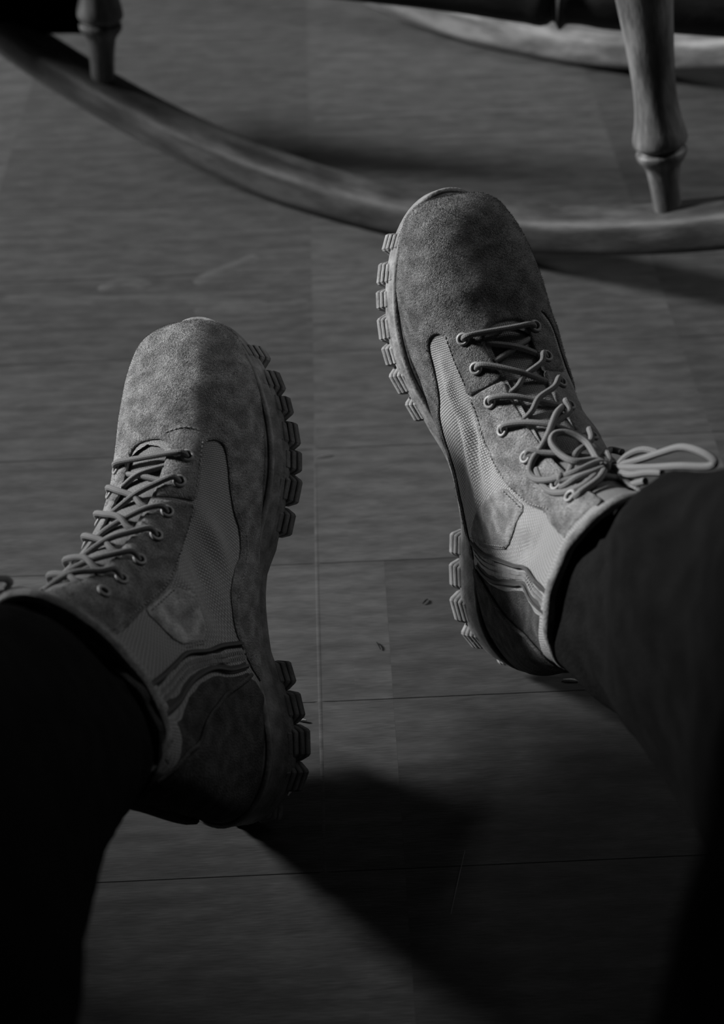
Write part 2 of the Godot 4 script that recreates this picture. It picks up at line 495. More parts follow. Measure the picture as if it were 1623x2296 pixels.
func make_boot(kind: String, eye_m: Array, eye_l: Array, P: Dictionary, label: String) -> Node3D:
	var root := root_at("boot", Vector3.ZERO)
	tag(root, label, "boot")
	# --- upper: canvas quarters, open along the tongue
	var mb := Mb.new()
	var ns := 120; var nt := 64
	for h in [1.0, -1.0]:
		var base := mb.v.size()
		for a in ns + 1:
			for b in nt + 1:
				var t0 := 0.0
				var frac := float(b) / nt
				var s0 := float(a) / ns
				# open tongue slot from the throat upwards
				var s := s0 * 10.75
				var open := clampf((s - 5.05) / .25, 0, 1)
				t0 = .15 * sqrt(open)
				var t := lerpf(t0, 1.0, frac)
				s = s0 * top_edge(t)
				var p := bp(s, h * t, 0)
				mb.add(p, Vector2(s * .026, h * t * .1))
		for a in ns:
			for b in nt:
				var q := base + a * (nt + 1) + b
				if h > 0: mb.quad(q, q + 1, q + nt + 2, q + nt + 1)
				else: mb.quad(q, q + nt + 1, q + nt + 2, q + 1)
	fix(mb)
	put("upper", mb.mesh(), M.canvas, root)
	# --- tongue, slightly sunk between the facings
	mb = Mb.new()
	for a in 61:
		for b in 17:
			var s := lerpf(4.75, 10.6, a / 60.0); var t := lerpf(-.27, .27, b / 16.0)
			var puff := .0012 * cos(t / .27 * PI * .5) + .0006 * sin(s * 5.0 + t * 6.0)
			mb.add(bp(s, t, -.0030 + puff), Vector2(s * .026, t * .1))
	for a in 60:
		for b in 16:
			var q := a * 17 + b
			mb.quad(q, q + 1, q + 18, q + 17)
	fix(mb)
	var tongue := put("tongue", mb.mesh(), M.tongue, root)
	# --- suede overlays
	var vamp: Array = []
	for k in 25: vamp.append([lerpf(.02, P.vamp_end, k / 24.0), .995])
	vamp.append_array(P.vamp_med)
	vamp.append_array([[5.14, .15], [4.97, .09], [4.92, 0.0], [4.97, -.08], [5.14, -.125]])
	vamp.append_array(P.vamp_lat)
	for k in 25: vamp.append([lerpf(P.vamp_end, .02, k / 24.0), -.995])
	patch("toe_cap", vamp, .0020, M.suede if side > 0 else M.suede_mid, root)
	var sm := patch("eyelet_facing", P.facing_med, .0016, M.suede, root)
	var sl := patch("eyelet_facing", P.facing_lat, .0016, M.suede, root)
	patch("ankle_patch", P.patch, .0014, M.suede_pale if side > 0 else M.suede_smooth, root)
	var cm := patch("heel_counter", P.counter, .0020, M.suede_dark, root)
	var cl_ := []
	for q in P.counter: cl_.append([q[0], -q[1]])
	cl_.reverse()
	patch("heel_counter", cl_, .0020, M.suede_dark, root)
	var rq := []
	for q in P.zip_low: rq.append([q[0] + .05, q[1] + .012])
	rq.append_array([[top_edge(.60) - .1, .58], [top_edge(.7) - .1, .70]])
	var rim_: Array = P.counter_rim.duplicate(); rim_.reverse()
	for q in rim_:
		if q[0] < top_edge(q[1]) - .15: rq.append([q[0], q[1] + .01])
	patch("heel_quarter", rq, .0009, M.suede_dark, root)  # suede panel; its dark tone includes shade from the fold above
	# piping on the counter's rim
	mb = Mb.new()
	tube(mb, line_on(P.counter_rim, .0022), .0013, 8)
	put("piping", mb.mesh(), M.suede_dark, cm)
	# --- collar at the top of the shaft
	mb = Mb.new()
	var cp := []
	for k in 41:
		var t := lerpf(-1, 1, k / 40.0)
		cp.append(bp(top_edge(t) - .02, t, -.0004))
	tube(mb, smooth(cp, 2), .0034, 10)
	put("collar", mb.mesh(), M.suede_smooth, root)
	mb = Mb.new()
	var band: Array = []
	for k in 13:
		var t := lerpf(.12, .9, k / 12.0); band.append([top_edge(t) - .06, t])
	for k in 13:
		var t := lerpf(.9, .12, k / 12.0); band.append([top_edge(t) - .42, t])
	patch("collar_band", band, .0012, M.canvas, root)
	# --- zipper on the inner side
	zipper(root, P.zip_up, P.zip_low)
	# --- stitching
	for l in P.stitch:
		mb = Mb.new()
		stitches(mb, l, .0022)
		put("stitching", mb.mesh(), M.thread, root)
	# --- eyelets
	for set_ in [eye_m, eye_l]:
		for e in set_:
			mb = Mb.new()
			var c := bp(e[0], e[1], .0024); var n := bn(e[0], e[1])
			var x := (n.cross(Vector3(0, 0, 1))).normalized(); var y := n.cross(x)
			var ringp := PackedVector3Array()
			for k in 20: ringp.append(c + (x * cos(TAU * k / 20) + y * sin(TAU * k / 20)) * .0032)
			tube(mb, ringp, .00105, 8, true)
			var ey := put("eyelet", mb.mesh(), M.eyelet, root)
			mb = Mb.new()
			var c0 := mb.add(bp(e[0], e[1], .0021))
			for k in 17: mb.add(bp(e[0], e[1], .0021) + (x * cos(TAU * k / 16) + y * sin(TAU * k / 16)) * .0028)
			for k in 16: mb.tri(c0, c0 + k + 1, c0 + k + 2)
			put("eyelet_hole", mb.mesh(), M.dark, ey)
	# --- laces
	mb = Mb.new()
	var n_rows := mini(eye_m.size(), eye_l.size())
	var r := .00185
	var first := [[eye_m[0][0], eye_m[0][1], .0012], [eye_m[0][0] - .02, eye_m[0][1] - .06, .0052], [lerpf(eye_m[0][0], eye_l[0][0], .5) - .02, .0, .0030], [eye_l[0][0] - .02, eye_l[0][1] + .06, .0052], [eye_l[0][0], eye_l[0][1], .0012]]
	tube(mb, line_on(first, 0, 8), r, 9)
	for k in n_rows - 1:
		var up := .0014 if k % 2 else -.0002
		if k > 0:
			var a: Array = eye_m[k]; var b: Array = eye_l[k + 1]
			var tl: float = -.10
			tube(mb, line_on([[a[0], a[1], .0012], [a[0] - .01, a[1] - .05, .0055], [lerpf(a[0], b[0], .2), .17, .0040], [lerpf(a[0], b[0], .5), .05, .0012 + up], [lerpf(a[0], b[0], .8), -.06, -.0004], [b[0] - .05, tl - .05, -.0010]], 0, 8), r, 9)
		var c: Array = eye_l[k]; var e: Array = eye_m[k + 1]
		if k > 0:
			tube(mb, line_on([[c[0], c[1], .0012], [c[0] - .01, c[1] + .05, .0055], [lerpf(c[0], e[0], .25), -.09, .0038], [lerpf(c[0], e[0], .5), .02, .0026 - up], [lerpf(c[0], e[0], .8), .10, .0002], [e[0] - .04, .2, -.0010]], 0, 8), r, 9)
	# the crossing pair below the first bar
	for q in [[eye_m[0], eye_l[1], 1.0], [eye_l[0], eye_m[1], -1.0]]:
		tube(mb, line_on([[q[0][0] + .15, q[2] * .2, -.001], [lerpf(q[0][0], q[1][0], .5) + .05, 0, .0004 + .0008 * q[2]], [q[1][0] - .05, -q[2] * .18, -.001]], 0, 8), r, 9)
	for l in P.bow:
		var pp := []
		for q in l: pp.append(Vector3(q[0], q[1], q[2]) * .001)
		tube(mb, smooth(pp, 7), r * 1.12, 9)
	put("laces", mb.mesh(), M.lace, root)
	nap(root, [[vamp, .0019, .8], [P.facing_med, .0015, .2]], 30000, 91 if side > 0 else 92)
	# --- sole
	make_sole(root)
	return root

func zipper(root: Node3D, up: Array, low: Array) -> void:
	var a := line_on(up, .0, 8); var b := line_on(low, .0, 8)
	var mb := Mb.new()
	var n := a.size()
	# folded tape: an upper lip, a trough, a lower lip
	var prof := [[-.12, .0012], [-.04, .0019], [.10, .0003], [.5, -.0009], [.90, .0003], [1.04, .0017], [1.14, .0010]]
	var nr := PackedVector3Array()
	for k in n:
		var f := float(k) / (n - 1)
		var s := lerpf(up[0][0], up[-1][0], f); var t := lerpf(up[0][1], up[-1][1], f)
		nr.append(bn(s, t))
		for p in prof: mb.add(a[k].lerp(b[k], p[0]) + nr[k] * p[1], Vector2(f * .07, p[0] * .012))
	var w := prof.size()
	for k in n - 1:
		for j in w - 1:
			var q := k * w + j
			mb.quad(q, q + 1, q + w + 1, q + w)
	fix(mb)
	var z := put("zipper", mb.mesh(), M.tape, root)
	mb = Mb.new()
	var c := 0.0
	for row in [.38, .62]:
		var last := Vector3(9, 9, 9)
		for k in n - 1:
			for j in 4:
				var f := j / 4.0
				var p := a[k].lerp(a[k + 1], f).lerp(b[k].lerp(b[k + 1], f), row) + nr[k] * .0004
				if p.distance_to(last) < .0016: continue
				last = p
				var d := (a[k + 1] - a[k]).normalized(); var e := (b[k] - a[k]).normalized()
				box(mb, p, d * .0005, nr[k] * .0007, e * .0011)
	put("zipper_teeth", mb.mesh(), M.zip_tooth, z)
	mb = Mb.new()
	tube(mb, line_on(up, .0018, 8), .0009, 7)
	tube(mb, line_on(low, .0015, 8), .0009, 7)
	put("zipper_edging", mb.mesh(), M.canvas, z)

func make_sole(root: Node3D) -> void:
	# midsole wall: levels of (0 low .. 1 top, outward offset)
	var mb := Mb.new()
	var levels := [[0.0, -.004], [.06, -.0005], [.28, .0006], [.46, .0004], [.50, -.0006], [.54, .0004], [.80, .0002], [.86, -.0010], [.92, -.0002], [1.0, -.0014], [1.02, -.006]]
	var rings := []
	for l in levels: rings.append(outline_ring(l[1]))
	var n: int = rings[0].size()
	for k in n:
		for j in levels.size():
			var p: Vector3 = rings[j][k]
			var lo := sole_low(p.x); var hi := sole_top(p.x)
			p.y = lerpf(lo, hi, levels[j][0])
			mb.add(mirror(p), Vector2(k * .01, p.y))
	var w := levels.size()
	for k in n:
		for j in w - 1:
			var a := k * w + j; var b := ((k + 1) % n) * w + j
			mb.quad(a, b, b + 1, a + 1)
	# bottom and top closed across
	for e in [0, w - 1]:
		for k in n / 2 - 1:
			var a: int = k * w + e; var b: int = (k + 1) * w + e; var c: int = (n - 2 - k) * w + e; var d: int = (n - 1 - k) * w + e
			if e == 0: mb.quad(a, d, c, b)
			else: mb.quad(a, b, c, d)
	fix(mb)
	var sole := put("sole", mb.mesh(), M.rubber, root)
	# welt: a bead all round where the upper meets the sole
	mb = Mb.new()
	var wp := PackedVector3Array()
	for p in outline_ring(-.0016):
		wp.append(mirror(Vector3(p.x, sole_top(p.x) + .0016, p.z)))
	tube(mb, wp, .0021, 9, true)
	var wi := PackedVector3Array()
	for p in outline_ring(-.0050):
		wi.append(mirror(Vector3(p.x, sole_top(p.x) + .0022, p.z)))
	tube(mb, wi, .0027, 9, true)
	var welt := put("welt", mb.mesh(), M.rubber, root)
	mb = Mb.new()
	for k in range(0, wp.size()):
		var a := wp[k]; var b := wp[(k + 1) % wp.size()]
		var m := maxi(1, int(a.distance_to(b) / .003))
		for j in m:
			var p := a.lerp(b, float(j) / m); var q := a.lerp(b, (j + .62) / m)
			var out := Vector3(p.x - .16, 0, p.z).normalized() * .0007
			tube(mb, PackedVector3Array([p + Vector3(0, -.0042, 0) + out, q + Vector3(0, -.0042, 0) + out]), .00045, 5)
	put("welt_stitching", mb.mesh(), M.thread, welt)
	# lugs
	for e in [[.299, 1, .012], [.2796, 1, .0145], [.2627, 1, .0125], [.2435, 1, .0155], [.2251, 1, .0135], [.2055, 1, .0160], [.1854, 1, .0150], [.0931, 1, .0150], [.0719, 1, .0165], [.0475, 1, .0175], [.024, 1, .015],
			[.297, -1, .012], [.278, -1, .0145], [.261, -1, .0125], [.2435, -1, .0155], [.2251, -1, .0135], [.2055, -1, .0160], [.1854, -1, .0150], [.0931, -1, .0150], [.0719, -1, .0165], [.0475, -1, .0175], [.024, -1, .015]]:
		lug(sole, e[0], e[1], e[2])
	for e in [[-.0005, .010], [-.0005, -.012]]:
		lug_end(sole, e[0], e[1])

func lug(sole: Node3D, x: float, sd: float, w: float) -> void:
	var a := edge_point(x - .005, sd, 0); var b := edge_point(x + .005, sd, 0)
	var d := (b - a).normalized()
	var o := Vector3(-d.z, 0, d.x) * (1.0 if d.cross(Vector3(0, 0, sd)).y < 0 else -1.0)
	if o.z * sd < 0: o = -o
	var c := edge_point(x, sd, 0)
	lug_block(sole, c, d, o, w * .5, spring(x), sole_top(x))

func lug_end(sole: Node3D, x: float, z: float) -> void:
	var c := Vector3(x + (.002 if x < .1 else -.004), 0, z + zc(x))
	var o := Vector3(-1, 0, z * 12).normalized() if x < .1 else Vector3(1, 0, z * 20).normalized()
	lug_block(sole, c, o.cross(Vector3.UP), o, .006, spring(x), sole_top(x) - .006)

func lug_block(sole: Node3D, c: Vector3, d: Vector3, o: Vector3, hw: float, y0: float, ytop: float) -> void:
	var mb := Mb.new()
	# three stepped layers, the lowest standing out the most, grooves between
	var lay := [[0.0, .0058, -.0004, 1.0], [.0062, .0054, -.0012, .97], [.0120, .0054, -.0024, .93], [.0178, .0056, -.0034, .86]]
	for l in lay:
		var yb: float = y0 + l[0]; var yt: float = yb + l[1]
		var ow: float = l[2]; var k: float = hw * l[3]
		# plan: a trapezoid with cut corners, from under the sole outwards
		var plan := [[-k * 1.35, -.014], [-k * 1.3, -.0072], [-k * .98, ow - .0012], [-k * .80, ow], [k * .80, ow], [k * .98, ow - .0012], [k * 1.3, -.0072], [k * 1.35, -.014]]
		var ring := []
		for q in plan: ring.append(c + d * q[0] + o * q[1])
		var m := ring.size()
		for j in m:
			var p: Vector3 = ring[j]; var q: Vector3 = ring[(j + 1) % m]
			var ins := .0007
			var cp := c - o * .0105
			var p2 := p.move_toward(cp, ins); var q2 := q.move_toward(cp, ins)
			var P := func(v: Vector3, y: float) -> Vector3: return mirror(Vector3(v.x, y, v.z))
			mb.flat_quad(P.call(p, yb + ins), P.call(q, yb + ins), P.call(q, yt - ins), P.call(p, yt - ins))
			mb.flat_quad(P.call(p, yt - ins), P.call(q, yt - ins), P.call(q2, yt), P.call(p2, yt))
			mb.flat_quad(P.call(p2, yb), P.call(q2, yb), P.call(q, yb + ins), P.call(p, yb + ins))
			var kk := mb.add(P.call(cp, yt)); mb.add(P.call(p2, yt)); mb.add(P.call(q2, yt)); mb.tri(kk, kk + 1, kk + 2)
			kk = mb.add(P.call(cp, yb)); mb.add(P.call(q2, yb)); mb.add(P.call(p2, yb)); mb.tri(kk, kk + 1, kk + 2)
	var sgn := d.cross(o).y
	if (sgn * side) > 0: mb.flip()
	put("lug", mb.mesh(), M.rubber, sole)

# short loose fibres standing off the suede: far too many to count
func nap(root: Node3D, polys: Array, count: int, seed_: int) -> void:
	rng.seed = seed_
	var mb := Mb.new()
	mb.add(Vector3(-.00009, 0, 0)); mb.add(Vector3(.00009, 0, 0)); mb.add(Vector3(.00007, .0006, .00022)); mb.add(Vector3(-.00007, .0006, .00022)); mb.add(Vector3(0, .0010, .0008))
	mb.quad(0, 3, 2, 1); mb.tri(3, 4, 2)
	var mm := MultiMesh.new(); mm.transform_format = MultiMesh.TRANSFORM_3D; mm.mesh = mb.mesh()
	var xf: Array[Transform3D] = []
	for pl in polys:
		var poly := PackedVector2Array(); var lo := Vector2(99, 9); var hi := -lo
		for q in pl[0]:
			var v := Vector2(q[0], q[1]); poly.append(v); lo = lo.min(v); hi = hi.max(v)
		var want := int(count * pl[2]); var tries := 0
		while want > 0 and tries < count * 4:
			tries += 1
			var p := Vector2(rng.randf_range(lo.x, hi.x), rng.randf_range(lo.y, hi.y))
			if not Geometry2D.is_point_in_polygon(p, poly): continue
			want -= 1
			var n := (bn(p.x, p.y) + Vector3(rng.randf_range(-1, 1), rng.randf_range(-1, 1), rng.randf_range(-1, 1)) * .8).normalized()
			var x := n.cross(Vector3(rng.randf() - .5, rng.randf() - .5, rng.randf() - .5)).normalized()
			var l := rng.randf_range(.35, 1.1)
			xf.append(Transform3D(Basis(x * l, n * l, x.cross(n) * l), bp(p.x, p.y, pl[1])))
	mm.instance_count = xf.size()
	for k in xf.size(): mm.set_instance_transform(k, xf[k])
	var o := MultiMeshInstance3D.new(); o.name = "suede_nap"; o.multimesh = mm; o.material_override = M.suede if side > 0 else M.suede_mid
	o.set_meta("kind", "stuff"); root.add_child(o, true)

# ------------------------------------------------------------------ trousers
func leg_tube(mb: Mb, secs: Array, seed_: int) -> void:
	var n := noise(seed_, 9.0, FastNoiseLite.TYPE_SIMPLEX_SMOOTH, 3)
	var per := 8; var sides := 72
	var rows := []
	var cnt := secs.size()
	for k in cnt - 1:
		for j in per + (1 if k == cnt - 2 else 0):
			var t := float(j) / per
			var v := []
			for q in 3:
				var a: Vector3 = secs[maxi(k - 1, 0)][q]; var b: Vector3 = secs[k][q]; var c: Vector3 = secs[k + 1][q]; var d: Vector3 = secs[mini(k + 2, cnt - 1)][q]
				v.append(b.cubic_interpolate(c, a, d, t))
			rows.append(v)
	var base := mb.v.size()
	for k in rows.size():
		var r: Array = rows[k]
		for j in sides + 1:
			var an := TAU * j / sides
			var e: Vector3 = r[1] * cos(an) + r[2] * sin(an)
			var p: Vector3 = r[0] + e
			var w := n.get_noise_3d(p.x, p.y, p.z)
			var grow := smoothstep(4.0, 14.0, float(k))
			# soft pulled folds running round from the tucked end
			var sx := (an - 5.05) / .045
			var f := .0028 * exp(-sx * sx) * grow + sin(an * 5.0 + k * .35 + w * 3.0) * .0016 + w * .006 * grow
			mb.add(p + e.normalized() * f, Vector2(float(j) / sides, float(k) / 20))
	for k in rows.size() - 1:
		for j in sides:
			var q := base + k * (sides + 1) + j
			mb.quad(q, q + sides + 1, q + sides + 2, q + 1)

# the frayed roll of cloth where the leg is tucked into the boot
func hem_roll(parent: Node, secs: Array, f: float, seed_: int) -> void:
	var n := noise(seed_, 60.0, FastNoiseLite.TYPE_SIMPLEX_SMOOTH, 3)
	var pts := PackedVector3Array(); var rr := PackedFloat32Array()
	for k in 90:
		var an := TAU * k / 90
		var a: Vector3 = secs[0][0].lerp(secs[1][0], f); var c: Vector3 = secs[0][1].lerp(secs[1][1], f); var d: Vector3 = secs[0][2].lerp(secs[1][2], f)
		var e := c * cos(an) + d * sin(an)
		var p := a + e + e.normalized() * .002
		var w := n.get_noise_3d(p.x, p.y, p.z)
		pts.append(p + e.normalized() * w * .002); rr.append(.0030 + .0022 * w)
	var mb := Mb.new()
	tube(mb, pts, rr, 8, true)
	put("trouser_hem", mb.mesh(), M.trouser_pale, parent)

# one skin over tapered limbs, by surface nets
func body_mesh(limbs: Array, cell: float) -> ArrayMesh:
	var lo := Vector3(9, 9, 9); var hi := -lo
	for l in limbs:
		var m: float = maxf(l[2], l[3]) + cell * 2
		lo = lo.min(l[0] - Vector3.ONE * m).min(l[1] - Vector3.ONE * m)
		hi = hi.max(l[0] + Vector3.ONE * m).max(l[1] + Vector3.ONE * m)
	var nx := int((hi.x - lo.x) / cell) + 1; var ny := int((hi.y - lo.y) / cell) + 1; var nz := int((hi.z - lo.z) / cell) + 1
	var f := PackedFloat32Array(); f.resize(nx * ny * nz); f.fill(.1)
	for l in limbs:
		var m: float = maxf(l[2], l[3]) + cell * 2.5
		var a: Vector3 = l[0]; var b: Vector3 = l[1]; var d := b - a; var dd := d.length_squared()
		var p0 := ((a.min(b) - Vector3.ONE * m - lo) / cell).max(Vector3.ZERO); var p1 := (a.max(b) + Vector3.ONE * m - lo) / cell
		for z in range(int(p0.z), mini(int(p1.z) + 1, nz)):
			for y in range(int(p0.y), mini(int(p1.y) + 1, ny)):
				for x in range(int(p0.x), mini(int(p1.x) + 1, nx)):
					var p := lo + Vector3(x, y, z) * cell
					var t := clampf((p - a).dot(d) / dd, 0, 1)
					var v: float = p.distance_to(a + d * t) - lerpf(l[2], l[3], t)
					var id := (z * ny + y) * nx + x
					var o := f[id]
					var h := clampf(.5 + .5 * (o - v) / .012, 0, 1)
					f[id] = lerpf(o, v, h) - .012 * h * (1 - h)
	var mb := Mb.new()
	var at := {}
	for z in nz - 1:
		for y in ny - 1:
			for x in nx - 1:
				var id := (z * ny + y) * nx + x
				var sum := Vector3.ZERO; var c := 0
				var vals := []
				for q in 8: vals.append(f[id + (q & 1) + ((q >> 1) & 1) * nx + (q >> 2) * nx * ny])
				if vals.min() > 0 or vals.max() <= 0: continue
				for e in [[0, 1], [2, 3], [4, 5], [6, 7], [0, 2], [1, 3], [4, 6], [5, 7], [0, 4], [1, 5], [2, 6], [3, 7]]:
					var va: float = vals[e[0]]; var vb: float = vals[e[1]]
					if (va > 0) != (vb > 0):
						var t := va / (va - vb)
						var pa := Vector3(e[0] & 1, (e[0] >> 1) & 1, e[0] >> 2); var pb := Vector3(e[1] & 1, (e[1] >> 1) & 1, e[1] >> 2)
						sum += pa.lerp(pb, t); c += 1
				at[id] = mb.add(lo + (Vector3(x, y, z) + sum / c) * cell)
	var dx := [1, nx, nx * ny]
	for id in at:
		for ax in 3:
			var b1: int = dx[(ax + 1) % 3]; var b2: int = dx[(ax + 2) % 3]
			var i2: int = id + dx[ax]
			if (f[id] > 0) == (f[i2] > 0): continue
			if at.has(id - b1) and at.has(id - b2) and at.has(id - b1 - b2):
				if f[id] <= 0: mb.quad(at[id], at[id - b2], at[id - b1 - b2], at[id - b1])
				else: mb.quad(at[id], at[id - b1], at[id - b1 - b2], at[id - b2])
	return mb.mesh()

# ------------------------------------------------------------------ rocking chair
const U := Vector3(.864, 0, .503)      # along the runners
const W := Vector3(.503, 0, -.864)     # across, towards the far runner
const A0 := Vector3(-.238, .09, -1.4165) # foot of the left near leg

func runner(root: Node3D, off: Vector3, m_: Material) -> void:
	var mb := Mb.new()
	var n := 60
	var prof := [] # rounded square section: (across, up)
	for k in 24:
		var an := TAU * k / 24 + .001
		var c := cos(an); var s := sin(an)
		prof.append(Vector2(signf(c) * pow(absf(c), .68) * .024, signf(s) * pow(absf(s), .6) * .0205))
	for k in n + 1:
		var uu := lerpf(-.26, .92, float(k) / n)
		var d := uu - .31
		var rise := d * d / 1.90
		var sl := atan(d / .95)
		var upv := (Vector3.UP * cos(sl) - U * sin(sl))
		var c := A0 + off + U * uu
		c.y = rise + .0206
		var end := 1.0 - .35 * smoothstep(.55, .62, absf(d))
		for q in prof.size(): mb.add(c + W * prof[q].x * end + upv * prof[q].y * end, Vector2(uu, float(q) / prof.size()))
	var m := prof.size()
	for k in n:
		for j in m:
			var a := k * m + j; var b := k * m + (j + 1) % m
			mb.quad(a, b, b + m, a + m)
	for e in [0, n]:
		var c := mb.add((mb.v[e * m] + mb.v[e * m + m / 2]) / 2)
		for j in m:
			if e == 0: mb.tri(c, e * m + (j + 1) % m, e * m + j)
			else: mb.tri(c, e * m + j, e * m + (j + 1) % m)
	mb.flip()
	put("runner", mb.mesh(), m_, root)

func chair_leg(root: Node3D, a: Vector3, b: Vector3) -> void:
	var mb := Mb.new()
	var l := a.distance_to(b)
	var prof := [Vector2(.0120, -.012), Vector2(.0124, .004), Vector2(.0130, .020), Vector2(.0142, .034), Vector2(.0165, .0450), Vector2(.0200, .0500), Vector2(.0218, .0530), Vector2(.0222, .0555), Vector2(.0212, .0582), Vector2(.0186, .0597), Vector2(.0182, .0606), Vector2(.0214, .0626),
		Vector2(.0234, .0655), Vector2(.0236, .0690), Vector2(.0226, .0745), Vector2(.0208, .0820), Vector2(.0192, .093), Vector2(.0182, .110), Vector2(.0190, .135), Vector2(.0215, .168), Vector2(.0245, .202), Vector2(.0258, .224), Vector2(.0225, .230), Vector2(.0225, .233), Vector2(.0250, .238), Vector2(.0220, .27), Vector2(.0185, l)]
	lathe(mb, a, b - a, prof, 32)
	mb.flip()
	put("leg", mb.mesh(), M.wood, root)

func stretcher(root: Node3D, a: Vector3, b: Vector3, node: float) -> void:
	var mb := Mb.new()
	var l := a.distance_to(b)
	var prof := [Vector2(.010, 0), Vector2(.014, l * .1), Vector2(.020, node - .10), Vector2(.0245, node - .035), Vector2(.0250, node - .012), Vector2(.0215, node - .006), Vector2(.0230, node - .004), Vector2(.0285, node), Vector2(.0235, node + .006), Vector2(.0225, node + .014), Vector2(.0245, node + .04), Vector2(.024, node + .10), Vector2(.018, l - .05), Vector2(.011, l)]
	lathe(mb, a, b - a, prof, 28)
	mb.flip()
	put("stretcher", mb.mesh(), M.wood_shade_dark, root)  # same wood as the legs, its shade put into the colour

# ------------------------------------------------------------------ scene
func _ready() -> void:
	# camera
	var cam := Camera3D.new(); cam.name = "camera"
	cam.transform = Transform3D(Basis(Vector3(.99902171, -.0246926, .03668655), Vector3(.04295519, .7390194, -.6723133), Vector3(-.01051091, .67323146, .7393571)).orthonormalized(), Vector3(0, .7451, 0))
	cam.fov = 40.0; cam.near = .02; cam.far = 30.0
	var att := CameraAttributesPhysical.new()
	att.frustum_focal_length = 12.0 / tan(deg_to_rad(20.0)); att.exposure_aperture = 3.6; att.frustum_focus_distance = .90
	cam.attributes = att
	add_child(cam); cam.current = true
	# air, exposure
	var env := Environment.new()
	var sky := Sky.new(); var sm := ProceduralSkyMaterial.new()
	sm.sky_top_color = Color(.5, .5, .5); sm.sky_horizon_color = Color(.6, .6, .6); sm.ground_bottom_color = Color(.25, .25, .25); sm.ground_horizon_color = Color(.4, .4, .4)
	sky.sky_material = sm
	env.background_mode = Environment.BG_SKY; env.sky = sky; env.background_energy_multiplier = .08
	env.tonemap_mode = Environment.TONE_MAPPER_LINEAR; env.tonemap_exposure = 1.0
	env.sdfgi_enabled = true; env.ssao_enabled = true; env.ssil_enabled = true
	var we := WorldEnvironment.new(); we.name = "world_environment"; we.environment = env; add_child(we)
	# daylight through the window at the left
	var win := Vector3(-4.60, 2.02, -2.42)
	var day := AreaLight3D.new(); day.name = "window_daylight"
	day.area_size = Vector2(.90, .90); day.light_energy = 72.0; day.light_color = Color(1, 1, 1); day.shadow_enabled = true
	day.area_range = 12.0; day.area_attenuation = 2.0
	add_child(day)
	day.look_at_from_position(win + Vector3(.03, 0, 0), win + Vector3(1, 0, 0), Vector3.UP)

	# weak daylight from a high window in the right wall
	var win2 := Vector3(2.02, 2.06, -1.60)
	var day2 := AreaLight3D.new(); day2.name = "window_daylight"
	day2.area_size = Vector2(.80, .64); day2.light_energy = 2.9; day2.light_color = Color(1, 1, 1); day2.shadow_enabled = true
	day2.area_range = 12.0; day2.area_attenuation = 2.0
	add_child(day2, true)
	day2.look_at_from_position(win2, win2 - Vector3(1, 0, 0), Vector3.UP)

	rng.seed = 7
	make_materials()
	wob = noise(5, 22.0, FastNoiseLite.TYPE_SIMPLEX_SMOOTH, 3)
	build_room(win)
	build_chair()
	build_boots()
	build_person()
	build_scraps()

func slab(called: String, lo: Vector3, hi: Vector3, m: Material, parent: Node = null) -> MeshInstance3D:
	var mb := Mb.new(); var c := (lo + hi) / 2; var h := (hi - lo) / 2
	box(mb, c, Vector3(h.x, 0, 0), Vector3(0, h.y, 0), Vector3(0, 0, h.z))
	var o := put(called, mb.mesh(), m, parent if parent else self)
	if parent == null: structure(o)
	return o

